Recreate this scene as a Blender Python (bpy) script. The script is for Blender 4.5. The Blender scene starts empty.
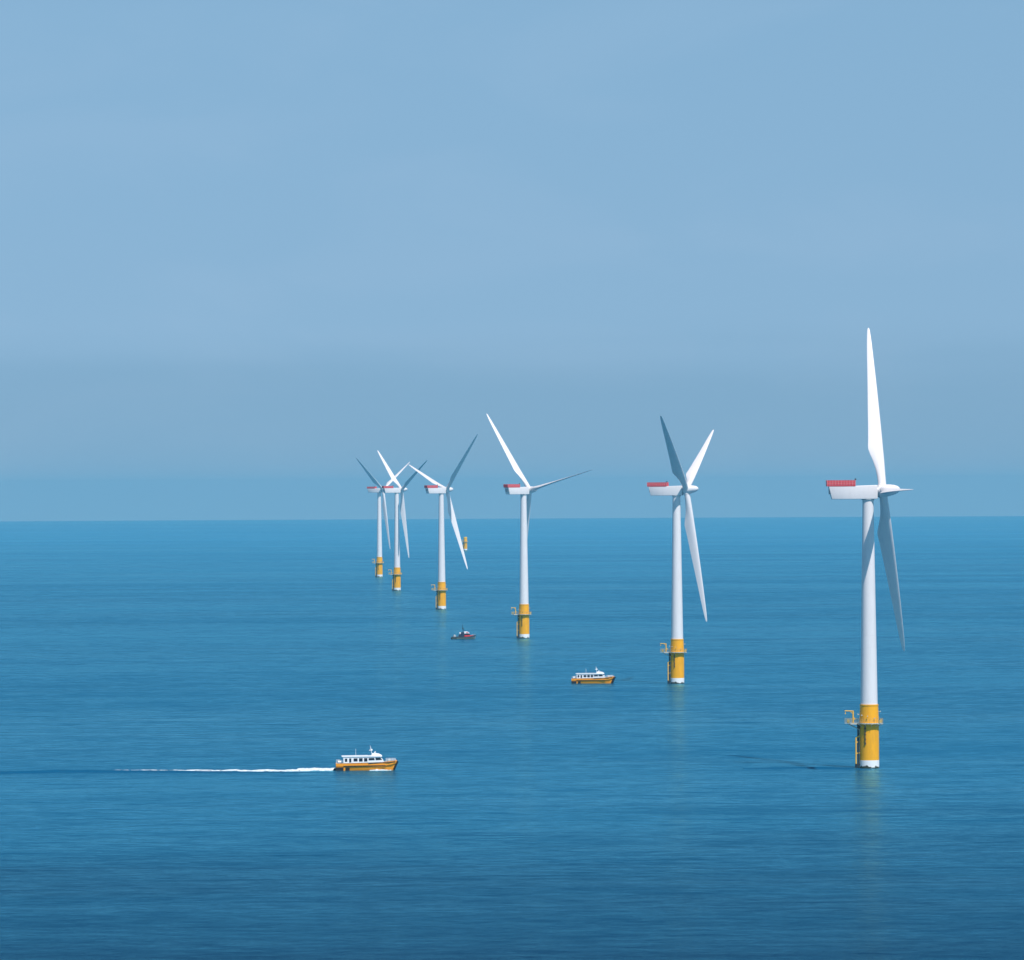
import bpy, bmesh, math, random
from mathutils import Vector, Matrix
import numpy as np
random.seed(7)
R = math.radians
sc = bpy.context.scene
COL = sc.collection

# ------------------------------------------------------------------ camera, sky, sun, exposure
W_PX, H_PX, F_PX = 1024, 960, 6340.0
CAM_H = 80.8
R_EARTH = 6.371e6 * 7 / 6                 # with normal refraction: gives the real dip of the sea horizon
PITCH = 9.0 / F_PX
ROLL = -0.0052
cam_d = bpy.data.cameras.new('camera'); cam = bpy.data.objects.new('camera', cam_d); COL.objects.link(cam)
cam_d.sensor_width = 36.0; cam_d.lens = F_PX / W_PX * 36.0
cam_d.clip_start = 1.0; cam_d.clip_end = 200000.0
CAM_ROT = Matrix.Rotation(R(90) + PITCH, 3, 'X') @ Matrix.Rotation(ROLL, 3, 'Z')
cam.matrix_world = Matrix.Translation((0, 0, CAM_H)) @ CAM_ROT.to_4x4()
sc.camera = cam

SUN_EL, SUN_AZ = 58.0, 30.0               # azimuth: degrees to the right of straight behind the camera
S = Vector((math.cos(R(SUN_EL)) * math.sin(R(SUN_AZ)), -math.cos(R(SUN_EL)) * math.cos(R(SUN_AZ)), math.sin(R(SUN_EL))))
sun_d = bpy.data.lights.new('sun', 'SUN'); sun_d.energy = 4.9; sun_d.angle = R(0.53); sun_d.color = (1.0, 0.93, 0.89)
sun = bpy.data.objects.new('sun', sun_d); COL.objects.link(sun)
sun.rotation_euler = (-S).to_track_quat('-Z', 'Y').to_euler(); sun.location = S * 500

world = bpy.data.worlds.new('World'); sc.world = world; world.use_nodes = True
nt = world.node_tree; nt.nodes.clear()
wo = nt.nodes.new('ShaderNodeOutputWorld'); bg = nt.nodes.new('ShaderNodeBackground')
sky = nt.nodes.new('ShaderNodeTexSky'); sky.sky_type = 'NISHITA'; sky.sun_disc = False
sky.sun_elevation = R(SUN_EL); sky.sun_rotation = math.atan2(S.x, S.y)
sky.altitude = 0; sky.air_density = 1.0; sky.dust_density = 0.0; sky.ozone_density = 6.0
SKY_STRENGTH = 0.10
SKY_TINT = (1.22, 1.24, 1.07)
LIFT = 0.14                                # the photograph's air is clear and blue right down to the sea: read the sky model a little higher up
def wn(kind, **kw):
    n = nt.nodes.new(kind)
    for k, v in kw.items(): setattr(n, k, v)
    return n
geo = wn('ShaderNodeTexCoord'); sep = wn('ShaderNodeSeparateXYZ'); nt.links.new(geo.outputs['Generated'], sep.inputs[0])
ab = wn('ShaderNodeMath', operation='MULTIPLY_ADD'); nt.links.new(sep.outputs[2], ab.inputs[0]); ab.inputs[1].default_value = 1.0; ab.inputs[2].default_value = LIFT
cmb = wn('ShaderNodeCombineXYZ'); nt.links.new(sep.outputs[0], cmb.inputs[0]); nt.links.new(sep.outputs[1], cmb.inputs[1]); nt.links.new(ab.outputs[0], cmb.inputs[2])
nrm = wn('ShaderNodeVectorMath', operation='NORMALIZE'); nt.links.new(cmb.outputs[0], nrm.inputs[0]); nt.links.new(nrm.outputs[0], sky.inputs[0])
tint = wn('ShaderNodeMix', data_type='RGBA', blend_type='MULTIPLY'); tint.inputs[0].default_value = 1; tint.inputs[7].default_value = (*SKY_TINT, 1)
nt.links.new(sky.outputs[0], tint.inputs[6])
# far haze bank over the sea with a soft, streaky upper edge, and very faint high cloud
mp = wn('ShaderNodeMapping'); mp.inputs['Scale'].default_value = (9, 9, 120); nt.links.new(geo.outputs['Generated'], mp.inputs[0])
nz = wn('ShaderNodeTexNoise'); nz.inputs['Scale'].default_value = 1.0; nz.inputs['Detail'].default_value = 5; nt.links.new(mp.outputs[0], nz.inputs['Vector'])
ed = wn('ShaderNodeMath', operation='MULTIPLY_ADD'); nt.links.new(nz.outputs['Fac'], ed.inputs[0]); ed.inputs[1].default_value = .011; nt.links.new(sep.outputs[2], ed.inputs[2])
def mr(src, a, b, lo, hi, it='SMOOTHSTEP'):
    n = wn('ShaderNodeMapRange', interpolation_type=it); nt.links.new(src, n.inputs[0])
    for k, v in zip((1, 2, 3, 4), (a, b, lo, hi)): n.inputs[k].default_value = v
    return n.outputs[0]
bank = wn('ShaderNodeMix', data_type='RGBA', blend_type='MULTIPLY'); nt.links.new(mr(ed.outputs[0], .0325, .0205, 0, 1), bank.inputs[0])
bank.inputs[7].default_value = (.845, .895, .91, 1); nt.links.new(tint.outputs[2], bank.inputs[6])
bank2 = wn('ShaderNodeMix', data_type='RGBA', blend_type='MULTIPLY'); nt.links.new(mr(sep.outputs[2], .075, .0, 0, 1, 'LINEAR'), bank2.inputs[0])
bank2.inputs[7].default_value = (.80, .78, .85, 1); nt.links.new(bank.outputs[2], bank2.inputs[6])
mp2 = wn('ShaderNodeMapping'); mp2.inputs['Scale'].default_value = (22, 22, 60); nt.links.new(geo.outputs['Generated'], mp2.inputs[0])
nz2 = wn('ShaderNodeTexNoise'); nz2.inputs['Scale'].default_value = 1.0; nz2.inputs['Detail'].default_value = 6; nz2.inputs['Distortion'].default_value = .6; nt.links.new(mp2.outputs[0], nz2.inputs['Vector'])
cl = wn('ShaderNodeMix', data_type='RGBA', blend_type='MULTIPLY'); nt.links.new(mr(nz2.outputs['Fac'], .42, .72, 0, 1), cl.inputs[0])
cl.inputs[7].default_value = (1.06, 1.025, 1.015, 1); nt.links.new(bank2.outputs[2], cl.inputs[6])
nt.links.new(cl.outputs[2], bg.inputs[0]); bg.inputs[1].default_value = SKY_STRENGTH
nt.links.new(bg.outputs[0], wo.inputs[0])

vs = sc.view_settings
vs.view_transform = 'Standard'; vs.look = 'None'; vs.exposure = 0.10; vs.gamma = 1.0; vs.use_curve_mapping = False
sc.cycles.max_bounces = 8; sc.cycles.volume_bounces = 1

# ------------------------------------------------------------------ helpers
def sea_z(x, y): return -(x * x + y * y) / (2 * R_EARTH)
def on_sea(px, py):
    """where the line of sight through a picture position meets the curved sea"""
    d = CAM_ROT @ Vector(((px - W_PX / 2) / F_PX, -(py - H_PX / 2) / F_PX, -1.0))
    a = (d.x ** 2 + d.y ** 2) / (2 * R_EARTH)
    t = (-d.z - math.sqrt(d.z ** 2 - 4 * a * CAM_H)) / (2 * a)
    x, y = d.x * t, d.y * t
    return Vector((x, y, sea_z(x, y)))

def tag(o, label=None, cat=None, group=None, kind=None):
    if label: o['label'] = label
    if cat: o['category'] = cat
    if group: o['group'] = group
    if kind: o['kind'] = kind
    return o
def empty(name, loc, rz=0.0, scale=1.0):
    o = bpy.data.objects.new(name, None); COL.objects.link(o)
    o.location = loc; o.rotation_euler = (0, 0, rz); o.scale = (scale,) * 3
    o.empty_display_size = 2
    return o

class MB:
    def __init__(s): s.v = []; s.f = []; s.m = []
    def add(s, vs_, fs, mi=0):
        b = len(s.v); s.v += [tuple(p) for p in vs_]; s.f += [tuple(b + i for i in f) for f in fs]; s.m += [mi] * len(fs)
    def box(s, x0, x1, y0, y1, z0, z1, mi=0):
        s.add([(x0,y0,z0),(x1,y0,z0),(x1,y1,z0),(x0,y1,z0),(x0,y0,z1),(x1,y0,z1),(x1,y1,z1),(x0,y1,z1)],
              [(0,3,2,1),(4,5,6,7),(0,1,5,4),(1,2,6,5),(2,3,7,6),(3,0,4,7)], mi)
    def tube(s, p, q, r, n=8, r2=None, mi=0):
        p, q = Vector(p), Vector(q); r2 = r if r2 is None else r2
        d = (q - p).normalized(); u = d.orthogonal().normalized(); w = d.cross(u)
        A = [p + (u * math.cos(2*math.pi*i/n) + w * math.sin(2*math.pi*i/n)) * r for i in range(n)]
        B = [q + (u * math.cos(2*math.pi*i/n) + w * math.sin(2*math.pi*i/n)) * r2 for i in range(n)]
        s.add(A + B, [(i, (i+1)%n, n+(i+1)%n, n+i) for i in range(n)] + [tuple(range(n-1,-1,-1)), tuple(range(n, 2*n))], mi)
    def path(s, pts, r, n=6, mi=0):
        for a, b in zip(pts[:-1], pts[1:]): s.tube(a, b, r, n, mi=mi)
    def loft(s, rings, mi=0, cap=True):
        n = len(rings[0]); k = len(rings); vs_ = [p for r in rings for p in r]
        fs = [(j*n+i, j*n+(i+1)%n, (j+1)*n+(i+1)%n, (j+1)*n+i) for j in range(k-1) for i in range(n)]
        if cap: fs += [tuple(range(n-1,-1,-1)), tuple(range((k-1)*n, k*n))]
        s.add(vs_, fs, mi)
    def lathe(s, prof, n=48, mi=0, cap=True):
        s.loft([[(r*math.cos(2*math.pi*i/n), r*math.sin(2*math.pi*i/n), z) for i in range(n)] for r, z in prof], mi, cap)
    def prism(s, poly, y0, y1, mi=0):
        """side-view outline (x, z) given a width y0..y1"""
        n = len(poly)
        s.add([(x, y0, z) for x, z in poly] + [(x, y1, z) for x, z in poly],
              [tuple(range(n)), tuple(range(2*n-1, n-1, -1))] + [(i, n+i, n+(i+1)%n, (i+1)%n) for i in range(n)], mi)
    def build(s, name, mats, parent=None, smooth=35, bevel=0):
        me = bpy.data.meshes.new(name); me.from_pydata(s.v, [], s.f); me.update()
        if not isinstance(mats, (list, tuple)): mats = [mats]
        for m in mats: me.materials.append(m)
        for p, mi in zip(me.polygons, s.m): p.material_index = mi
        bm = bmesh.new(); bm.from_mesh(me); bmesh.ops.recalc_face_normals(bm, faces=bm.faces)
        if bevel: bmesh.ops.bevel(bm, geom=[e for e in bm.edges if len(e.link_faces) == 2 and e.calc_face_angle(0) > .6], offset=bevel, segments=2, affect='EDGES', profile=.5)
        bm.to_mesh(me); bm.free()
        if smooth:
            for p in me.polygons: p.use_smooth = True
            me.set_sharp_from_angle(angle=R(smooth))
        o = bpy.data.objects.new(name, me); COL.objects.link(o)
        if parent: o.parent = parent
        return o

def nodes(name):
    m = bpy.data.materials.new(name); m.use_nodes = True
    return m, m.node_tree, m.node_tree.nodes['Principled BSDF']
def mixrgb(nt, fac, a, b, blend='MIX'):
    n = nt.nodes.new('ShaderNodeMix'); n.data_type = 'RGBA'; n.blend_type = blend
    for sock, v in ((n.inputs[0], fac), (n.inputs[6], a), (n.inputs[7], b)):
        if isinstance(v, bpy.types.NodeSocket): nt.links.new(v, sock)
        elif isinstance(v, (int, float)): sock.default_value = v
        else: sock.default_value = (*v, 1)
    return n.outputs[2]
def noise(nt, scale, detail=4, vec=None, rough=.55, dist=0, dim='3D'):
    n = nt.nodes.new('ShaderNodeTexNoise'); n.inputs['Scale'].default_value = scale; n.inputs['Detail'].default_value = detail
    n.inputs['Roughness'].default_value = rough; n.inputs['Distortion'].default_value = dist
    if vec is not None: nt.links.new(vec, n.inputs['Vector'])
    return n.outputs['Fac']
def ramp(nt, v, a, b, lo=0., hi=1.):
    n = nt.nodes.new('ShaderNodeMapRange'); n.inputs[1].default_value = a; n.inputs[2].default_value = b
    n.inputs[3].default_value = lo; n.inputs[4].default_value = hi
    nt.links.new(v, n.inputs[0]); return n.outputs[0]
def math_(nt, op, a, b):
    n = nt.nodes.new('ShaderNodeMath'); n.operation = op
    for s_, v in zip(n.inputs, (a, b)):
        if isinstance(v, (int, float)): s_.default_value = v
        else: nt.links.new(v, s_)
    return n.outputs[0]
def coords(nt, scale=(1,1,1), rot=(0,0,0)):
    t = nt.nodes.new('ShaderNodeTexCoord'); m = nt.nodes.new('ShaderNodeMapping')
    m.inputs['Scale'].default_value = scale; m.inputs['Rotation'].default_value = rot
    nt.links.new(t.outputs['Object'], m.inputs[0]); return m.outputs[0]
def paint(name, col, rough=.4, dirt=.08, dcol=None, scale=(1,1,.25), nscale=.9, metallic=0.):
    m, nt, b = nodes(name)
    dcol = dcol or tuple(c * .55 for c in col)
    v = noise(nt, nscale, 6, coords(nt, scale))
    nt.links.new(mixrgb(nt, ramp(nt, v, .45, .8, 0, dirt * 3), col, dcol), b.inputs['Base Color'])
    nt.links.new(ramp(nt, v, .3, .7, rough * .85, rough * 1.2), b.inputs['Roughness'])
    b.inputs['Metallic'].default_value = metallic; b.inputs['Specular IOR Level'].default_value = .35
    return m

M = {}
M['white'] = paint('white_paint', (.74, .72, .715), .45, .05)
M['blade'] = paint('blade_gelcoat', (.72, .70, .70), .42, .03)
M['yellow'] = paint('yellow_paint', (.90, .41, .008), .45, .13, (.45, .20, .02))
M['crane'] = paint('crane_paint', (.80, .45, .05), .45, .1, (.4, .2, .02), nscale=2)
M['grey'] = paint('galvanised_steel', (.45, .47, .48), .5, .15, metallic=.4, nscale=3)
M['pale'] = paint('pale_grey_deck_paint', (.50, .49, .42), .5, .15, nscale=3)
M['rail'] = paint('faded_yellow_rail_paint', (.50, .38, .14), .5, .15, nscale=3)
M['dark'] = paint('dark_steel', (.03, .04, .045), .5, .1)
M['red'] = None
m, nt_, b = nodes('red_mesh_panel')
w = nt_.nodes.new('ShaderNodeTexBrick'); nt_.links.new(coords(nt_), w.inputs['Vector'])
v = noise(nt_, 2.5, 4, coords(nt_))
nt_.links.new(mixrgb(nt_, ramp(nt_, v, .35, .7), (.62, .035, .045), (.74, .10, .12)), b.inputs['Base Color']); nt_.nodes.remove(w)
b.inputs['Roughness'].default_value = .5
M['red'] = m
M['rib'] = paint('pale_red_frame', (.80, .30, .32), .5, .05)
M['orange'] = paint('boat_orange', (.92, .33, .015), .3, .06, scale=(1,1,1))
M['boat_white'] = paint('boat_white', (.82, .83, .84), .3, .04, scale=(1,1,1))
M['black'] = paint('black_rubber', (.015, .015, .018), .6, .1)
M['boat_red'] = paint('boat_red', (.60, .03, .04), .35, .08, scale=(1,1,1))
M['boat_grey'] = paint('boat_grey', (.22, .27, .27), .4, .12, scale=(1,1,1))
M['boat_cream'] = paint('faded_waterline_paint', (.42, .40, .26), .5, .15, scale=(1,1,1))
M['navy'] = paint('navy_paint', (.02, .035, .07), .35, .1, scale=(1,1,1))
m, nt_, b = nodes('dark_glass'); b.inputs['Base Color'].default_value = (.012, .018, .03, 1); b.inputs['Roughness'].default_value = .08
M['glass'] = m
m, nt_, b = nodes('deck_grey'); v = noise(nt_, 3, 5, coords(nt_)); nt_.links.new(mixrgb(nt_, v, (.25, .27, .28), (.36, .37, .37)), b.inputs['Base Color']); b.inputs['Roughness'].default_value = .7
M['deck'] = m
# white splash-zone coating with ragged marine growth along the waterline
m, nt_, b = nodes('splash_zone_coating')
t = nt_.nodes.new('ShaderNodeTexCoord'); sx = nt_.nodes.new('ShaderNodeSeparateXYZ'); nt_.links.new(t.outputs['Object'], sx.inputs[0])
v = noise(nt_, .9, 5, coords(nt_, (1, 1, .6)), .65)
h = math_(nt_, 'ADD', sx.outputs[2], math_(nt_, 'MULTIPLY', ramp(nt_, v, .3, .7, -1, 1), .75))
nt_.links.new(mixrgb(nt_, ramp(nt_, h, .42, .6), (.035, .04, .02), (.80, .80, .78)), b.inputs['Base Color'])
b.inputs['Roughness'].default_value = .5
M['splash'] = m

# ------------------------------------------------------------------ sea
m, nt_, b = nodes('sea_water')
P0 = coords(nt_)
swell = noise(nt_, .045, 4, coords(nt_, (.6, 1, 1), (0, 0, R(-14))), .55)
chop = noise(nt_, .11, 4, coords(nt_, (.6, 1, 1), (0, 0, R(9))), .6)
rip = noise(nt_, .55, 5, coords(nt_, (.75, 1, 1), (0, 0, R(-5))), .62, .3)
fine = noise(nt_, 2.6, 3, P0, .6)
patch = noise(nt_, .0035, 5, coords(nt_, (.35, 1, 1), (0, 0, R(6))), .62, .4)       # slicks and ruffled patches
streak = noise(nt_, .02, 5, coords(nt_, (.3, 1, 1), (0, 0, R(-4))), .65, .3)
calm = math_(nt_, 'ADD', math_(nt_, 'MULTIPLY', ramp(nt_, patch, .32, .68), .6), math_(nt_, 'MULTIPLY', ramp(nt_, streak, .3, .7), .4))
hgt = math_(nt_, 'ADD', math_(nt_, 'MULTIPLY', swell, 1.8), math_(nt_, 'MULTIPLY', chop, 1.5))
amp = ramp(nt_, calm, .2, .8, .55, 1.35)
hf = math_(nt_, 'ADD', math_(nt_, 'MULTIPLY', rip, .50), math_(nt_, 'MULTIPLY', fine, .09))
hgt = math_(nt_, 'ADD', hgt, math_(nt_, 'MULTIPLY', hf, amp))
bp = nt_.nodes.new('ShaderNodeBump'); bp.inputs['Strength'].default_value = 1; bp.inputs['Distance'].default_value = 1.0
nt_.links.new(hgt, bp.inputs['Height'])
nt_.nodes.remove(b); out_ = nt_.nodes['Material Output']
body = nt_.nodes.new('ShaderNodeBsdfDiffuse'); gl = nt_.nodes.new('ShaderNodeBsdfGlossy'); fr = nt_.nodes.new('ShaderNodeFresnel'); mx = nt_.nodes.new('ShaderNodeMixShader')
fr.inputs['IOR'].default_value = 1.333
nt_.links.new(mixrgb(nt_, ramp(nt_, patch, .3, .7), (.002, .068, .152), (.003, .081, .178)), body.inputs['Color'])
gl.inputs['Color'].default_value = (.38, .91, 1, 1); nt_.links.new(ramp(nt_, calm, .2, .8, .25, .12), gl.inputs['Roughness'])
for n in (gl, fr): nt_.links.new(bp.outputs[0], n.inputs['Normal'])
wind = noise(nt_, .0022, 9, coords(nt_, (.3, 1, 1), (0, 0, R(-3))), .78, .2)          # ruffled water mirrors less of the sky than slicks do
cats = noise(nt_, .035, 5, coords(nt_, (.7, 1, 1), (0, 0, R(5))), .7, .3)              # cat's-paws of 10-30 m
wavelet = noise(nt_, .16, 5, coords(nt_, (.75, 1, 1), (0, 0, R(-7))), .72, .2)          # steep little seas
wnd = math_(nt_, 'ADD', math_(nt_, 'MULTIPLY', ramp(nt_, wind, .36, .64), .36), math_(nt_, 'MULTIPLY', ramp(nt_, cats, .34, .66), .26))
wnd = math_(nt_, 'ADD', wnd, math_(nt_, 'MULTIPLY', ramp(nt_, wavelet, .37, .63), .38))
# light gradient painted into the water's colour and reflection: darker foreground, brighter far out
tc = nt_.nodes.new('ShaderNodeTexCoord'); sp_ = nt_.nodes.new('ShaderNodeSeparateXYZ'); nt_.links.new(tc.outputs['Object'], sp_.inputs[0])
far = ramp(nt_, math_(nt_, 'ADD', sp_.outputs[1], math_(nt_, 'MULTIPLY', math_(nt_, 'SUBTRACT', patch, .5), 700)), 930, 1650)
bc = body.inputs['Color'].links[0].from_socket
haze_tone = ramp(nt_, math_(nt_, 'ADD', sp_.outputs[1], math_(nt_, 'MULTIPLY', math_(nt_, 'SUBTRACT', wind, .5), 3000)), 3500, 12000)   # hazy brightness of the distance painted into the water colour
nt_.links.new(mixrgb(nt_, haze_tone, mixrgb(nt_, far, (.001, .008, .037), bc), (.013, .168, .330)), body.inputs['Color'])
crest = noise(nt_, .085, 6, coords(nt_, (.5, 1, 1), (0, 0, R(4))), .66, .4)             # scattered steeper fronts seen as short dark lines
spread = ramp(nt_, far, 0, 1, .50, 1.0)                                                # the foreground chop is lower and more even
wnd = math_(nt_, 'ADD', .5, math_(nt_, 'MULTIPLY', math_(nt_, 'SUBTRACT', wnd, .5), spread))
SEA_REFL = math_(nt_, 'MULTIPLY', ramp(nt_, wnd, .30, .70, .56, 1.36), ramp(nt_, far, 0, 1, .38, 1.04))  # foreground reflection dimmed as part of the painted light gradient
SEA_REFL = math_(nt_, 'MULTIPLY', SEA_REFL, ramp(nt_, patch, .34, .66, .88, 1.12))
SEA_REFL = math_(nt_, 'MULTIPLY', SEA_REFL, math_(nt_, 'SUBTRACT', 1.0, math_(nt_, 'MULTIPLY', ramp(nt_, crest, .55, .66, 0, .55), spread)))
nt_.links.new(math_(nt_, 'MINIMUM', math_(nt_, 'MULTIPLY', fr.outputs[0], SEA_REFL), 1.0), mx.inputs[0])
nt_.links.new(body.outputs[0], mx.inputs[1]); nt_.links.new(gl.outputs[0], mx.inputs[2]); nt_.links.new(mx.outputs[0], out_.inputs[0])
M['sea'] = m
rings = [0.0] + list(np.geomspace(60, 42000, 170)); NS = 256
vs_ = []; fs_ = []
for r in rings[1:]:
    for i in range(NS):
        a = 2 * math.pi * i / NS; x, y = r * math.cos(a), r * math.sin(a); vs_.append((x, y, sea_z(x, y)))
vs_.append((0, 0, 0)); c_ = len(vs_) - 1
fs_ = [(i, (i+1) % NS, c_) for i in range(NS)] + [(j*NS+i, (j+1)*NS+i, (j+1)*NS+(i+1) % NS, j*NS+(i+1) % NS) for j in range(len(rings)-2) for i in range(NS)]
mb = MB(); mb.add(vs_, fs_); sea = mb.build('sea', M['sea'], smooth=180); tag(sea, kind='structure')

# ------------------------------------------------------------------ haze
HAZE = True
if HAZE:
    m = bpy.data.materials.new('haze_air'); m.use_nodes = True; n_ = m.node_tree; n_.nodes.clear()
    o_ = n_.nodes.new('ShaderNodeOutputMaterial'); pv = n_.nodes.new('ShaderNodeVolumePrincipled')
    pv.inputs['Color'].default_value = (.235, .54, .67, 1); pv.inputs['Density'].default_value = 2.7e-5; pv.inputs['Anisotropy'].default_value = 0.0
    n_.links.new(pv.outputs[0], o_.inputs['Volume'])
    mb = MB(); mb.box(-43000, 43000, -43000, 43000, sea_z(0, 42000) - 1.5, 150); hz = mb.build('haze', m, smooth=0); tag(hz, 'thin blue sea haze over the whole water', 'haze', kind='stuff')

# ------------------------------------------------------------------ wind turbines
def ellipse_ring(n, f): return [f(2*math.pi*i/n) for i in range(n)]
def blade_mb():
    tab = [  # r, chord, thickness/chord, LE offset from pitch axis, twist
        (1.2, 2.35, 1.0, 1.17, 0), (3.0, 2.35, 1.0, 1.17, 0), (5.0, 2.45, .90, 1.18, 4), (7.5, 2.75, .68, 1.2, 7), (10.0, 3.30, .49, 1.22, 8.5),
        (12.2, 3.95, .38, 1.22, 8.5), (14.0, 4.36, .33, 1.20, 8), (15.0, 4.32, .31, 1.19, 7.4), (17.5, 4.08, .29, 1.18, 6.5), (22, 3.70, .26, 1.13, 5), (28, 3.25, .235, 1.05, 3.5),
        (34, 2.75, .215, .95, 2.3), (40, 2.25, .20, .82, 1.2), (46, 1.75, .19, .66, .5), (50, 1.35, .18, .54, 0), (52.5, 1.0, .17, .42, 0), (54.3, .66, .17, .28, 0), (54.9, .28, .17, .12, 0)]
    rings_ = []; n = 28
    for r, c, tc, le, tw in tab:
        ring = []
        for i in range(n):
            th = 2*math.pi*i/n; u = .5 * (1 - math.cos(th))            # 0 = leading edge
            circ = max(0., min(1., (tc - .4) / .6))
            foil = 5 * tc * (.2969*math.sqrt(max(u, 0)) - .126*u - .3516*u*u + .2843*u**3 - .1036*u**4)
            half = circ * .5 * tc * abs(math.sin(th)) + (1 - circ) * foil
            y = (1 if math.sin(th) >= 0 else -1) * half * c
            x = le - u * c
            a = R(tw); ring.append((x*math.cos(a) - y*math.sin(a), x*math.sin(a) + y*math.cos(a), r))
        rings_.append(ring)
    mb = MB(); mb.loft(rings_); return mb

WHITE_TOP, YEL_TOP, PLAT = 2.3, 18.3, 13.0
def make_turbine_meshes():
    d = {}
    # transition piece
    mb = MB(); mb.lathe([(2.80, WHITE_TOP), (2.80, 5.5), (2.80, PLAT-1.2), (2.80, PLAT-.2), (2.72, 15.2), (2.62, 17.9), (2.70, 17.92), (2.70, YEL_TOP), (2.0, YEL_TOP)])
    d['transition_piece'] = (mb.build('transition_piece', M['yellow']), None)
    mb = MB(); mb.lathe([(2.83, -6), (2.83, WHITE_TOP), (2.2, WHITE_TOP+.003)])
    d['splash_band'] = (mb.build('splash_band', M['splash']), 'transition_piece')
    mb = MB()                                                       # dark cable run below the platform
    ca = R(246); cx, cy = 2.90*math.cos(ca), 2.90*math.sin(ca)
    mb.tube((cx, cy, 6.6), (cx, cy, PLAT-.2), .12, 10)
    for z in (7.0, 8.2, 9.6, 10.4): mb.box(cx-.24, cx+.24, cy-.12, cy+.12, z, z+.35)
    mb.box(cx-.30, cx+.26, cy-.16, cy+.12, 11.2, 11.7)
    d['ladder'] = (mb.build('cable_run', M['dark']), None)
    # boat landing on the left: two fender tubes with stand-offs, dark ladder between
    mb = MB(); bx = -3.82
    for y in (-.9, .9):
        mb.tube((bx, y, 1.25), (bx, y, 8.6), .22, 12); mb.tube((bx, y, 8.6), (-2.6, y, 9.4), .18, 10)
        for z in (4.2, 7.4): mb.tube((bx, y, z), (-2.6, y*.9, z+.2), .14, 8)
    d['boat_landing'] = (mb.build('boat_landing', M['crane']), None)
    mb = MB()
    for y in (-.9, .9): mb.tube((bx, y, -3), (bx, y, 1.247), .27, 12); mb.tube((bx, y, .9), (-2.7, y*.9, 1.1), .16, 8)
    mb.tube((bx, -1.1, .55), (bx, 1.1, .55), .2, 8)
    d['fender_foot'] = (mb.build('fender_foot', M['black']), 'boat_landing')
    mb = MB()
    for y in (-.3, .3): mb.tube((bx+.45, y, -2), (bx+.45, y, PLAT-.1), .08)
    z = .3
    while z < PLAT-.4: mb.tube((bx+.45, -.3, z), (bx+.45, .3, z), .05); z += .35
    for z in (3, 6.5, 10): mb.tube((bx+.45, 0, z), (-2.7, 0, z), .12)
    d['landing_ladder'] = (mb.build('landing_ladder', M['dark']), 'boat_landing')
    mb = MB(); mb.tube((-3.12, -.75, -3), (-3.12, -.75, PLAT-.2), .26, 12); mb.tube((-3.12, -.75, PLAT-1.6), (-3.0, -.75, PLAT-.25), .42, 12)
    d['cable_tube'] = (mb.build('cable_tube', M['dark']), None)
    # work platform: ring plus lay-down area to the left
    mb = MB(); n = 48; ro = 3.85
    mb.loft([[(r*math.cos(2*math.pi*i/n), r*math.sin(2*math.pi*i/n), z) for i in range(n)] for r, z in ((2.78, PLAT-.28), (ro, PLAT-.28), (ro, PLAT), (2.78, PLAT))], cap=False)
    mb.box(-5.35, -3.3, -1.9, 1.9, PLAT-.42, PLAT+.003); mb.box(-7.0, -5.35, -1.5, 1.5, PLAT-.12, PLAT+.003)
    for k in range(12):
        a = 2*math.pi*k/12 + .2; mb.tube((2.75*math.cos(a), 2.75*math.sin(a), PLAT-1.1), (4.1*math.cos(a), 4.1*math.sin(a), PLAT-.28), .08)
    for y in (-1.2, 1.2): mb.tube((-2.7, y, PLAT-2.0), (-6.0, y, PLAT-.3), .11)
    d['work_platform'] = (mb.build('work_platform', M['pale']), None)
    mb = MB(); rr = ro + .12; pts = []
    a0 = math.atan2(1.9, -3.9)
    for k in range(31):
        a = -a0 + (2*a0) * k/30 if False else (-math.pi + (math.pi - a0)) + 0
    angs = np.linspace(-R(150), R(150), 30)
    outline = [(rr*math.cos(a), rr*math.sin(a)) for a in angs] + [(-5.0, 1.85), (-6.0, 1.85), (-6.95, 1.85), (-6.95, .6), (-6.95, -.6), (-6.95, -1.85), (-6.0, -1.85), (-5.0, -1.85)]
    cl = outline + [outline[0]]
    for z in (.45, .85, 1.25): mb.path([(x, y, PLAT+z) for x, y in cl], .03, 5)
    for x, y in outline: mb.tube((x, y, PLAT), (x, y, PLAT+1.27), .033, 5)
    mb.box(2.6, 3.2, -2.6, -2.1, PLAT+.01, PLAT+.8); mb.box(3.2, 3.7, .4, .9, PLAT+.01, PLAT+1.0)   # cabinets
    mb.box(-6.4, -5.6, -1.5, -.9, PLAT+.01, PLAT+1.0)
    d['railing'] = (mb.build('railing', M['rail']), 'work_platform')
    mb = MB()                                                       # davit crane
    mb.tube((-4.6, -1.2, PLAT), (-4.6, -1.2, PLAT+3.5), .22, 12); mb.tube((-4.6, -1.2, PLAT+3.4), (-7.0, -1.6, PLAT+3.5), .15, 10)
    mb.tube((-4.6, -1.2, PLAT+2.5), (-5.4, -1.35, PLAT+3.35), .09); mb.tube((-6.8, -1.57, PLAT+3.45), (-6.8, -1.57, PLAT+2.9), .05)
    mb.box(-6.95, -6.65, -1.7, -1.4, PLAT+2.6, PLAT+2.9); mb.box(-4.35, -4.0, -1.5, -1.0, PLAT+1.0, PLAT+1.5)
    d['davit_crane'] = (mb.build('davit_crane', M['crane']), 'work_platform')
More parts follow.
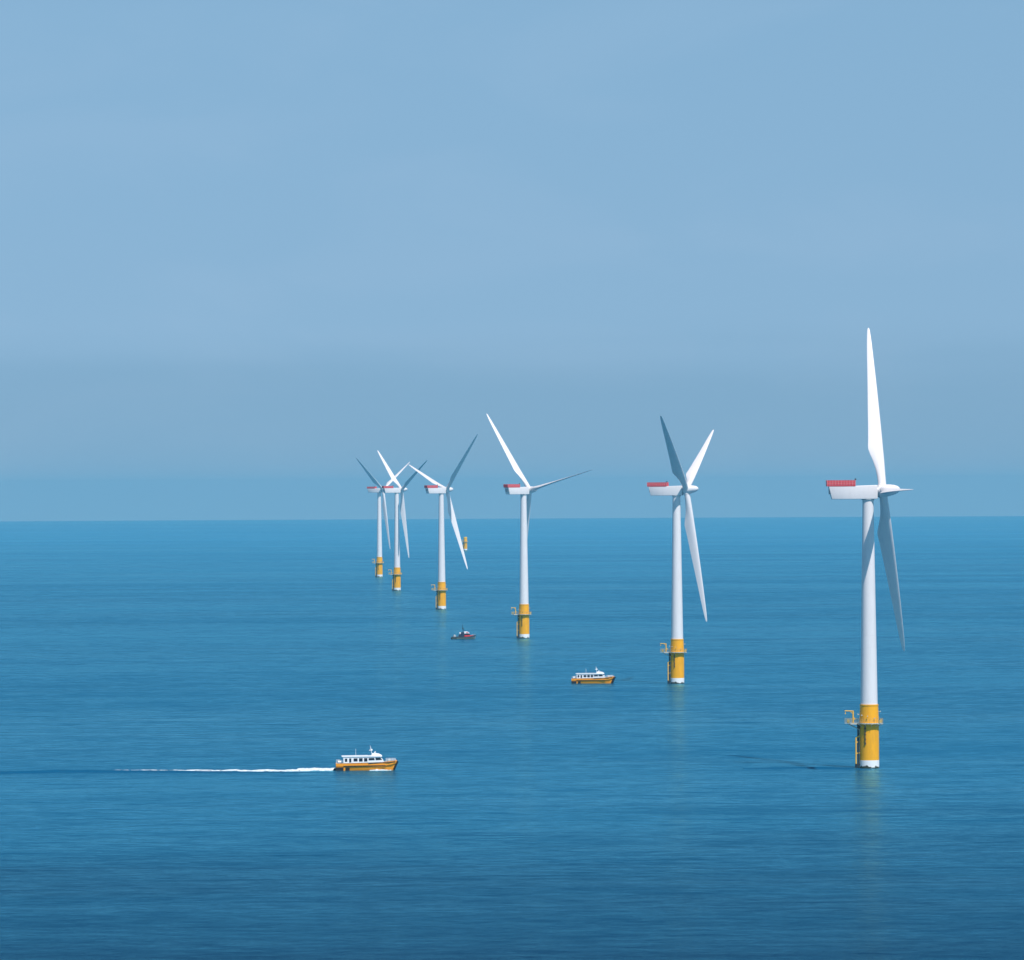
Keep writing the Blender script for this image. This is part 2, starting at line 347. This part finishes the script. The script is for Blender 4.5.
    for q, (a, z) in enumerate(((-8, 16.2), (189, 15.4), (262, 14.9), (300, 14.3), (228, 15.2))):   # lanterns on short brackets above the deck
        a = R(a); x, y = 2.9*math.cos(a), 2.9*math.sin(a)
        mb = MB(); mb.tube((x*.9, y*.9, z), (x*1.12, y*1.12, z), .07); mb.box(x*1.12-.12, x*1.12+.12, y*1.12-.12, y*1.12+.12, z-.1, z+.25)
        d['marker_lantern%d' % q] = (mb.build('marker_lantern', M['pale']), 'transition_piece')
    # tower
    mb = MB(); prof = []
    ZT = 77.35
    def tr(z): return 2.46 + (1.58 - 2.46) * (z - YEL_TOP) / (ZT - YEL_TOP)
    prof = [(2.46, YEL_TOP+.003)]
    for zs in (38.0, 58.5): prof += [(tr(zs-.06), zs-.06), (tr(zs)-.03, zs-.02), (tr(zs)-.03, zs+.02), (tr(zs+.06), zs+.06)]
    prof += [(tr(ZT-.5), ZT-.5), (1.72, ZT-.48), (1.72, ZT)]
    mb.lathe(prof, 64); d['tower'] = (mb.build('tower', M['white'], smooth=22), None)
    # nacelle (nose towards +x), origin on the tower axis at hub height 80
    mb = MB(); NW = 1.85; rings_ = []
    def sect(x, zb, zt, hw, cr=.16):
        pts = []
        for (sx_, sz_) in ((1, -1), (1, 1), (-1, 1), (-1, -1)):
            cxx, czz = sx_*(hw-cr), (zt-cr if sz_ > 0 else zb+cr)
            a_s = {(1,-1): -90, (1,1): 0, (-1,1): 90, (-1,-1): 180}[(sx_, sz_)]
            for k in range(5): a = R(a_s + 22.5*k); pts.append((x, cxx + cr*math.cos(a), czz + cr*math.sin(a)))
        return pts
    def shear(ring, zb, zt, xt, xb): return [(xb + (xt-xb)*(p[2]-zb)/(zt-zb), p[1], p[2]) for p in ring]
    mb.loft([shear(sect(0, -2.35, 1.30, NW*.97), -2.35, 1.30, -11.35, -10.45), shear(sect(0, -2.35, 1.32, NW), -2.35, 1.32, -11.25, -10.35), sect(-4, -2.35, 1.50, NW), sect(2.35, -2.30, 1.70, NW), sect(2.62, -2.2, 1.62, NW*.95)])
    d['nacelle'] = (mb.build('nacelle', M['white'], smooth=30), None)
    mb = MB(); mb.tube((2.3, 0, -.2), (3.3, 0, -.12), 1.68, 32); mb.tube((0, 0, -2.5), (0, 0, -2.3), 1.9, 40)
    d['main_bearing'] = (mb.build('main_bearing', M['grey']), 'nacelle')
    mb = MB(); mb.box(-11.25, -10.8, -1.2, 1.2, -.9, .6)
    d['vent'] = (mb.build('vent', M['grey']), 'nacelle')
    mb = MB(); x0, x1, zz = -11.9, -3.75, 1.50                      # hoist deck with red mesh sides
    mb.box(x0, x1, -1.9, 1.9, zz-.12, zz+.06)
    for y in (-1.9, 1.9): mb.box(x0, x1, y-.04, y+.04, zz+.06, zz+1.6)
    for x in (x0, x1): mb.box(x-.04, x+.04, -1.86, 1.86, zz+.06, zz+1.6)
    d['hoist_deck'] = (mb.build('hoist_deck', M['red'], smooth=0), 'nacelle')
    mb = MB(); k = 0
    while x0 + k*.815 <= x1 + .01:
        for y in (-1.97, 1.97): mb.box(x0+k*.815-.05, x0+k*.815+.05, y-.03, y+.03, zz+.06, zz+1.68)
        k += 1
    for z in (.55, 1.1, 1.62):
        for y in (-1.985, 1.985): mb.box(x0, x1, y-.02, y+.02, zz+z-.035, zz+z+.035)
    d['deck_railing'] = (mb.build('deck_railing', M['rib'], smooth=0), 'nacelle')
    mb = MB(); mb.tube((-3.7, -1.3, 1.45), (-3.7, -1.3, 3.7), .07); mb.box(-3.85, -3.55, -1.45, -1.15, 3.1, 3.6); mb.tube((-4.1, -1.3, 3.4), (-3.3, -1.3, 3.4), .05)
    d['wind_sensor'] = (mb.build('wind_sensor', M['dark']), 'nacelle')
    # spinner and hub along +x, origin at rotor centre
    mb = MB(); prof = [(1.45, -1.25), (1.72, -1.1), (1.80, -.4), (1.80, .6), (1.72, 1.5), (1.57, 2.5), (1.34, 3.5), (1.02, 4.3), (.62, 4.8), (.25, 5.02), (.03, 5.07)]
    mb.loft([[(z, r*math.cos(2*math.pi*i/40), r*math.sin(2*math.pi*i/40)) for i in range(40)] for r, z in prof])
    for k in range(3):
        a = R(120*k); dr = Vector((0, -math.sin(a), math.cos(a))); mb.tube(dr*.9, dr*1.95, 1.34, 32, 1.27)
    d['hub'] = (mb.build('hub', M['blade'], smooth=40), None)
    d['blade'] = (blade_mb().build('blade', M['blade'], smooth=60), None)
    return d
TM = make_turbine_meshes()
for o, _ in TM.values(): COL.objects.unlink(o)
USED = set()
def inst(key, parent, mat=None):
    o = TM[key][0]
    o = o.copy() if key in USED else o
    USED.add(key)
    COL.objects.link(o); o.parent = parent
    o.matrix_local = mat or Matrix()
    return o
def foundation_parts(root, rz=0.0):
    tp = inst('transition_piece', root, Matrix.Rotation(rz, 4, 'Z'))
    inst('splash_band', tp)
    for q in range(5): inst('marker_lantern%d' % q, tp)
    inst('ladder', root, Matrix.Rotation(rz, 4, 'Z'))
    bl = inst('boat_landing', root, Matrix.Rotation(rz, 4, 'Z')); inst('landing_ladder', bl); inst('fender_foot', bl)
    inst('cable_tube', root, Matrix.Rotation(rz, 4, 'Z'))
    wp = inst('work_platform', root, Matrix.Rotation(rz, 4, 'Z')); inst('railing', wp); inst('davit_crane', wp)
PITCHB = 0.0
def turbine(px, py, scale, yaw, az, cone, label, pitch=0.0):
    p = on_sea(px, py)
    t = empty('wind_turbine', p, 0, scale)
    tag(t, label, 'wind turbine', 'wind turbines standing in a row in the sea')
    foundation_parts(t, math.atan2(p.x, p.y) * -1)
    inst('tower', t)
    Y = Matrix.Rotation(R(yaw) - math.atan2(p.x, p.y), 4, 'Z'); hubz = Matrix.Translation((0, 0, 79.6))
    na = inst('nacelle', t, hubz @ Y)
    for k in ('main_bearing', 'vent', 'hoist_deck', 'deck_railing', 'wind_sensor'): inst(k, na)
    H_ = hubz @ Y @ Matrix.Translation((4.25, 0, 0)) @ Matrix.Rotation(R(-6), 4, 'Y')
    inst('hub', t, H_ @ Matrix.Rotation(R(az), 4, 'X'))
    for k in range(3):
        inst('blade', t, H_ @ Matrix.Rotation(R(az + 120*k), 4, 'X') @ Matrix.Rotation(R(cone + .7), 4, 'Y') @ Matrix.Rotation(R(pitch), 4, 'Z'))
    return t
turbine(869.4, 768.0, 1.004, 5, 90, 3, 'largest white wind turbine, rightmost and nearest, with one bright blade upright')
turbine(677.4, 683.5, 1.012, -13, 57, 2.6, 'white wind turbine right of the idle orange boat, dark and bright blades forming a V')
turbine(524.2, 638.3, 1.018, 37, 79, 2, 'white wind turbine with a thin dark blade reaching far right and a white one left')
turbine(441.8, 609.4, 1.026, 31, 48, 3, 'white wind turbine nearest the bare foundation, its dark blade raised to the right')
turbine(397.2, 590.6, 1.035, 24, 65, 2, 'small white wind turbine, second from left, bright blade up left, dark blade up right')
turbine(379.6, 577.0, 1.042, -31, 58, 2, 'smallest wind turbine, leftmost, dark blade up left and thin white blade up right')
# bare foundation far off
pf = on_sea(465.4, 550.4)
fo = tag(empty('turbine_foundation', pf, 0, .92), 'distant bare yellow foundation without a tower, standing alone in the sea', 'foundation')
foundation_parts(fo)
mb = MB(); mb.lathe([(2.66, YEL_TOP+.003), (2.66, 20.3), (2.5, 20.6), (.1, 20.62)]); mb.build('cover', M['crane'], fo)

# ------------------------------------------------------------------ boats
def hull_mb(L, hb, z_st, z_bow, keel=-.8, stern=-9.2, flare=.25, n=26, cat=True, rake=1.4):
    """one demihull or hull, bow towards +x"""
    rings_ = []
    for i in range(n):
        t = i/(n-1); x = stern + L*t
        w = hb * (1 - max(0, (t-.55)/.45)**2.2) if t < 1 else 0
        w = max(w, .04); zt = z_st + (z_bow-z_st) * max(0, (t-.35)/.65)**1.6
        kb = keel + (t > .8) * (t-.8)/.2 * .5
        xo = rake * max(0, (t-.7)/.3)
        rings_.append([(x - xo*.9, -w*.35, kb), (x - xo*.5, -w*(1-flare), .0), (x - .25*xo, -w*.96, zt*.6), (x, -w, zt), (x, w, zt), (x - .25*xo, w*.96, zt*.6), (x - xo*.5, w*(1-flare), 0), (x - xo*.9, w*.35, kb)])
    mb = MB(); mb.loft(rings_); return mb, rings_
def make_ctv(px, py, rz, label):
    root = tag(empty('crew_boat', on_sea(px, py), rz, .945), label, 'boat', 'orange crew boats working among the turbines')
    mb = MB()
    for sgn in (-1, 1):
        h, rg = hull_mb(18.4, 1.15, 1.5, 2.35, keel=-1.0)
        mb.add([(x, y + sgn*2.2, z) for x, y, z in h.v], h.f)
    top = []                                                        # bridge deck joining the two hulls, sheer rising to the bow
    for x, zb, zt, w in ((-9.2, 1.05, 2.15, 3.4), (-3, 1.0, 2.15, 3.45), (2, 1.0, 2.2, 3.45), (5, 1.1, 2.45, 3.35), (7.6, 1.5, 2.75, 3.0), (9.1, 1.9, 2.95, 2.5), (9.45, 2.2, 2.95, 2.2)):
        top.append([(x, -w, zb+.25), (x, -w, zt), (x, w, zt), (x, w, zb+.25), (x, w*.9, zb), (x, -w*.9, zb)])
    mb.loft(top)
    mb.box(-6.95, -6.5, -3.40, -3.3, -.2, 1.4)
    hull = mb.build('hull', M['orange'], root, smooth=40)
    mb = MB()
    for sgn in (-1, 1):                                             # black rubbing strake and quarter recesses
        y = sgn*3.56
        mb.add([(-7.0, y, 1.18), (5.6, y*.985, 1.36), (6.1, y*.96, 1.5), (5.6, y*.99, 1.60), (-7.0, y, 1.48), (-7.0, y-sgn*.35, 1.18), (5.6, y-sgn*.6, 1.36), (6.1, y-sgn*.6, 1.5), (5.6, y-sgn*.6, 1.60), (-7.0, y-sgn*.35, 1.42)],
               [(0,1,2,3,4), (9,8,7,6,5), (0,5,6,1), (1,6,7,2), (2,7,8,3), (3,8,9,4), (4,9,5,0)])
        mb.box(-9.22, -7.05, *sorted((y*.975, y*.90)), -.1, 1.02); mb.box(-6.2, -5.1, *sorted((y*.985, y*.90)), -.1, .98)
        mb.add([(.6, y, 2.02), (7.0, y*.93, 2.30), (8.9, y*.76, 2.52), (8.9, y*.76, 2.74), (7.0, y*.93, 2.52), (.6, y, 2.18), (.6, y*.9, 2.02), (7, y*.8, 2.3), (8.9, y*.62, 2.52), (8.9, y*.62, 2.74), (7, y*.8, 2.52), (.6, y*.9, 2.18)],
               [(0,1,4,5), (1,2,3,4), (6,11,10,7), (7,10,9,8), (0,6,7,1), (1,7,8,2), (5,4,10,11), (4,3,9,10), (0,5,11,6), (2,8,9,3)])
    mb.build('rubbing_strake', M['black'], hull, smooth=0)
    mb = MB(); mb.add([(9.35, -2.5, 2.75), (9.35, 2.5, 2.75), (9.75, 2.3, 2.72), (9.75, -2.3, 2.72), (8.7, -2.5, .6), (8.7, 2.5, .6), (9.05, 2.3, .65), (9.05, -2.3, .65)], [(0,1,2,3), (4,7,6,5), (0,4,5,1), (2,6,7,3), (0,3,7,4), (1,5,6,2)])
    for y in (-2.2, 2.2): mb.tube((9.6, y, 2.7), (8.45, y, .2), .33, 10)
    mb.build('bow_fender', M['black'], root)
    mb = MB(); mb.loft([[(x, -w, z), (x, w, z), (x, w, z+.02), (x, -w, z+.02)] for x, z, w in ((-9.0, 2.17, 3.2), (4.9, 2.5, 3.1), (9.0, 2.97, 2.3))]); mb.build('deck', M['deck'], root, smooth=0)
    # cabin
    mb = MB(); HW = 2.75
    prof = [(-7.0, 2.15), (5.6, 2.2), (5.1, 3.3), (4.4, 4.15), (-7.0, 4.15)]
    mb.prism(prof, -HW, HW); cabin = mb.build('cabin', M['boat_white'], root, smooth=0, bevel=.09)
    mb = MB(); mb.prism([(-7.5, 4.12), (4.9, 4.12), (4.7, 4.36), (1.2, 4.46), (-7.4, 4.40)], -HW-.18, HW+.18); rf = mb.build('roof', M['boat_white'], root, smooth=0, bevel=.06)
    mb = MB(); mb.prism([(1.5, 4.36), (5.0, 4.20), (4.75, 4.6), (4.0, 4.98), (2.9, 5.14), (1.9, 5.1)], -1.8, 1.8); mb.build('wheelhouse_top', M['boat_white'], rf, smooth=0, bevel=.1)
    for side in (-1, 1):
        y0, y1 = sorted((side*(HW+.03), side*(HW-.05)))
        for pg in ([(-6.5, 2.65), (-5.8, 2.65), (-5.8, 3.65), (-6.5, 3.65)], [(-5.2, 2.45), (-4.55, 2.45), (-4.55, 3.7), (-5.2, 3.7)], [(-3.85, 2.75), (-2.65, 2.75), (-2.65, 3.7), (-3.85, 3.7)],
                   [(-2.2, 2.7), (-1.1, 2.7), (-1.1, 3.75), (-2.2, 3.75)], [(-.65, 2.7), (.35, 2.7), (.35, 3.75), (-.65, 3.75)], [(.75, 3.05), (2.6, 3.1), (2.45, 3.8), (.75, 3.75)], [(2.95, 3.1), (4.85, 3.2), (4.35, 3.88), (2.8, 3.84)]):
            mb = MB(); mb.prism(pg, y0, y1); mb.build('window', M['glass'], cabin, smooth=0)
    mb = MB(); mb.add([(5.28, -2.4, 3.0), (5.28, 2.4, 3.0), (4.64, 2.4, 3.95), (4.64, -2.4, 3.95), (5.1, -2.4, 2.95), (5.1, 2.4, 2.95), (4.48, 2.4, 3.9), (4.48, -2.4, 3.9)], [(0,1,2,3), (4,7,6,5), (0,4,5,1), (2,6,7,3), (0,3,7,4), (1,5,6,2)])
    mb.build('windscreen', M['glass'], cabin, smooth=0)
    # mast, radar, aerials
    mb = MB(); mb.tube((1.75, 0, 5.1), (1.45, 0, 6.9), .14, 8, .08); mb.box(1.0, 2.0, -.9, .9, 5.95, 6.1); mb.tube((1.6, 0, 6.15), (1.6, 0, 6.4), .45, 12); mb.tube((1.45, 0, 6.9), (1.3, 0, 7.5), .04)
    mb.box(1.35, 1.6, -1.0, 1.0, 6.6, 6.75); mb.tube((2.6, -1.2, 5.2), (2.9, -1.3, 5.7), .2, 8)
    mb.build('mast', M['boat_white'], root)
    for y, zt in ((-1.6, 6.6), (1.6, 6.4)): mb = MB(); mb.tube((-3.1, y, 4.4), (-3.1, y, zt), .022, 5); mb.build('aerial', M['boat_white'], root)
    for y in (-2.4, 2.4): mb = MB(); mb.tube((-8.6, y, 2.6), (-7.6, y, 2.6), .32, 12); mb.build('liferaft_canister', M['boat_white'], root)
    for y in (-1, 1):
        mb = MB(); P = [(6.2, y*2.9), (7.2, y*2.65), (8.2, y*2.4), (9.0, y*2.1)]
        for z in (.35, .65): mb.path([(a, c, 2.75+z + .1*(a-5.3)/4) for a, c in P], .035, 5)
        for a, c in P: mb.tube((a, c, 2.5), (a, c, 3.42 + .1*(a-5.3)/4), .035, 5)
        mb.build('bow_railing', M['boat_white'], root)
        mb = MB(); Q = [(-9.0, y*3.2), (-8.2, y*3.2), (-7.3, y*3.2)]
        mb.path([(a, c, 3.05) for a, c in Q], .035, 5)
        for a, c in Q: mb.tube((a, c, 2.1), (a, c, 3.07), .035, 5)
        mb.build('stern_railing', M['boat_white'], root)
    for k, (x, y) in enumerate(((-8.2, 0.6), (7.2, -.4))):
        mb = MB(); mb.box(x-.5, x+.5, y-.6, y+.6, 2.3, 3.0 + .15*k); mb.build('deck_locker', M['pale'], root, smooth=0, bevel=.05)
    return root
boat1 = make_ctv(366.0, 770.0, R(3), 'orange and white crew boat speeding right, with a long white wake behind it')
boat2 = make_ctv(593.0, 683.2, R(-7), 'orange and white crew boat lying still without a wake, left of the second turbine')

def make_pilot(px, py, rz):
    root = tag(empty('work_boat', on_sea(px, py), rz), 'small dark grey boat with a red cabin, far off below the third and fourth turbines', 'boat')
    h, rg = hull_mb(13.4, 2.0, 1.15, 1.95, keel=-.8, stern=-6.8, rake=1.1, n=24)
    hull = h.build('hull', M['boat_grey'], root, smooth=40)
    h2, _ = hull_mb(13.0, 2.03, .42, .50, keel=-.75, stern=-6.7, rake=1.1, n=24); h2.build('waterline_stripe', M['boat_cream'], hull, smooth=40)
    mb = MB()
    for s_ in (-1, 1): mb.path([(-6.8, s_*1.95, 1.1), (0, s_*2.02, 1.12), (3, s_*1.95, 1.3), (5, s_*1.35, 1.62), (6.6, 0, 1.95)], .16, 8)
    mb.box(-6.95, -4.2, -1.9, 1.9, -.2, .8)
    mb.build('rubber_fender', M['black'], hull)
    mb = MB(); mb.prism([(-3.1, 1.1), (.1, 1.15), (.1, 3.3), (-.5, 3.75), (-1.2, 3.9), (-1.9, 2.9), (-2.8, 2.2)], -1.35, 1.35); mb.build('engine_casing', M['navy'], root, smooth=0, bevel=.08)
    mb = MB(); mb.tube((-2.2, -1.0, 3.3), (-2.2, 1.0, 3.3), .42, 14); mb.tube((-2.2, -1.0, 2.6), (-2.2, -1.0, 3.3), .08); mb.tube((-2.2, 1.0, 2.6), (-2.2, 1.0, 3.3), .08); mb.build('liferaft_canister', M['boat_white'], root)
    mb = MB(); mb.prism([(.05, 1.2), (3.6, 1.35), (3.6, 1.9), (3.2, 2.15), (.05, 2.15)], -1.5, 1.5); mb.prism([(3.6, 1.45), (5.4, 1.75), (5.2, 1.95), (3.6, 2.0)], -1.1, 1.1); cb = mb.build('cabin', M['boat_red'], root, smooth=0, bevel=.05)
    mb = MB(); mb.prism([(.1, 2.15), (3.3, 2.15), (2.7, 2.95), (.1, 2.95)], -1.45, 1.45); mb.build('window_band', M['glass'], cb, smooth=0)
    mb = MB(); mb.prism([(-.1, 2.95), (2.95, 2.95), (2.5, 3.65), (1.6, 4.05), (.0, 4.1)], -1.55, 1.55); rf = mb.build('roof', M['boat_white'], root, smooth=0, bevel=.12)
    mb = MB(); mb.prism([(1.0, 3.2), (2.4, 3.2), (2.1, 3.6), (1.0, 3.7)], -1.6, 1.6); mb.build('red_panel', M['boat_red'], rf, smooth=0)
    mb = MB(); mb.tube((-.5, 0, 3.7), (-.75, 0, 8.2), .17, 8, .11); mb.tube((-.6, 0, 5.9), (.7, 0, 4.1), .08); mb.box(-1.1, -.25, -.9, .9, 5.8, 6.05); mb.tube((-.6, 0, 5.6), (-.6, 0, 5.9), .35, 10)
    mb.build('mast', M['dark'], root)
    mb = MB(); mb.prism([(-5.9, 1.1), (-4.5, 1.1), (-4.5, 2.0), (-4.9, 2.3), (-5.7, 2.3)], -.8, .8); mb.build('outboard_motor', M['grey'], root, smooth=0, bevel=.15)
    for s_ in (-1, 1):
        mb = MB(); P = [(3.8, s_*1.6, 1.5), (5, s_*1.2, 1.65), (6.2, s_*.4, 1.9)]
        mb.path([(a, b_, c+.75) for a, b_, c in P], .04, 5)
        for a, b_, c in P: mb.tube((a, b_, c-.1), (a, b_, c+.77), .04, 5)
        mb.build('railing', M['grey'], root)
boat3 = make_pilot(464.0, 639.0, R(8))

# ------------------------------------------------------------------ wake of the moving boat
m, nt_, b = nodes('sea_foam')
v = noise(nt_, 1.6, 6, coords(nt_, (.6, 1, 1)), .7)
nt_.links.new(mixrgb(nt_, ramp(nt_, v, .35, .65), (.38, .52, .58), (.86, .87, .87)), b.inputs['Base Color']); b.inputs['Roughness'].default_value = .8
M['foam'] = m
def ridge(name, path, widths, heights, mat, seed=0, rough=.35, cols=9, step=1.2, ragged=.3, gap=None):
    """a low mound of water or foam along a path on the sea"""
    rnd = random.Random(seed)
    P = []; W = []; Hh = []
    for k in range(len(path)-1):
        a, c = Vector(path[k]), Vector(path[k+1]); n = max(1, int((c-a).length/step))
        for i in range(n):
            t = i/n; P.append(a.lerp(c, t)); W.append(widths[k]*(1-t)+widths[k+1]*t); Hh.append(heights[k]*(1-t)+heights[k+1]*t)
    vs_ = []; keep = []
    lat = 0; e0 = e1 = 0; hs = 0
    for i, (p, w, h) in enumerate(zip(P, W, Hh)):
        d = (P[min(i+1, len(P)-1)] - P[max(i-1, 0)]); d.z = 0; d.normalize(); q = Vector((-d.y, d.x, 0))
        lat = lat*.92 + rnd.uniform(-1, 1)*.12*w*ragged; e0 = e0*.7 + rnd.uniform(-1, 1)*ragged*.5; e1 = e1*.7 + rnd.uniform(-1, 1)*ragged*.5
        hs = hs*.75 + rnd.uniform(-1, 1)*.45*rough
        for j in range(cols):
            u = -1 + 2*j/(cols-1)
            off = u * w/2 * (1 + (e1 if u > 0 else e0)) + lat
            x, y = p.x + q.x*off, p.y + q.y*off
            prof = math.cos(u*math.pi/2)**1.2
            z = sea_z(x, y) - .06 + (h+.06)*prof*(1 + hs) + (rnd.uniform(-1, 1)*rough*h*.6 if 0 < j < cols-1 else 0)
            vs_.append((x, y, z))
    fs_ = []
    from mathutils import noise as mn
    for i in range(len(P)-1):
        for j in range(cols-1):
            if gap:
                u = abs(-1 + 2*(j+.5)/(cols-1)); t = i/len(P)
                if .5 + .9*mn.noise(Vector((i*.11, j*.45, seed))) + .5*mn.noise(Vector((i*.5, j*.9, seed+5))) < gap(t, u): continue
            fs_.append((i*cols+j, i*cols+j+1, (i+1)*cols+j+1, (i+1)*cols+j))
    mb = MB(); mb.add(vs_, fs_); return mb.build(name, mat, smooth=60)
bp_ = boat1.location; fwd = Vector((math.cos(R(3)), math.sin(R(3)), 0)); sidev = Vector((-fwd.y, fwd.x, 0))
st = bp_ - fwd*9.0
wp = [st, on_sea(318, 770.0), on_sea(290, 770.8), on_sea(262, 770.9), on_sea(235, 770.5), on_sea(205, 770.6), on_sea(175, 770.4), on_sea(140, 770.3), on_sea(110, 770.4)]
wk = ridge('wake', wp, [4.6, 6.0, 6.2, 6.0, 6.0, 6.5, 6.5, 6.0, 6.0], [.52, .58, .40, .28, .22, .2, .16, .12, .1], M['foam'], 3, rough=.6, ragged=.6, cols=15, step=.8, gap=lambda t, u: -.42 + .95*t + .5*u*u)
tag(wk, 'long white foam wake trailing left behind the speeding orange boat', 'wake', kind='stuff')
sp = []
mb = MB()
for sgn in (-1, 1):
    a = bp_ + fwd*7.2 + sidev*sgn*2.9; c = bp_ + fwd*.5 + sidev*sgn*3.9
    spray = ridge('tmp', [a, a.lerp(c, .5), c], [.4, 1.2, .5], [.12, .38, .1], M['foam'], 5+sgn, rough=.5, step=.4)
    k = len(mb.v); mb.add([v_.co[:] for v_ in spray.data.vertices], [tuple(p.vertices) for p in spray.data.polygons]); me_ = spray.data; bpy.data.objects.remove(spray); bpy.data.meshes.remove(me_)
tag(mb.build('bow_wave', M['foam'], smooth=60), 'white bow wave along the sides of the speeding orange boat', 'bow wave', kind='stuff')
# long smooth ridges of water: the old track of the boat, and the tide running past the nearest turbine
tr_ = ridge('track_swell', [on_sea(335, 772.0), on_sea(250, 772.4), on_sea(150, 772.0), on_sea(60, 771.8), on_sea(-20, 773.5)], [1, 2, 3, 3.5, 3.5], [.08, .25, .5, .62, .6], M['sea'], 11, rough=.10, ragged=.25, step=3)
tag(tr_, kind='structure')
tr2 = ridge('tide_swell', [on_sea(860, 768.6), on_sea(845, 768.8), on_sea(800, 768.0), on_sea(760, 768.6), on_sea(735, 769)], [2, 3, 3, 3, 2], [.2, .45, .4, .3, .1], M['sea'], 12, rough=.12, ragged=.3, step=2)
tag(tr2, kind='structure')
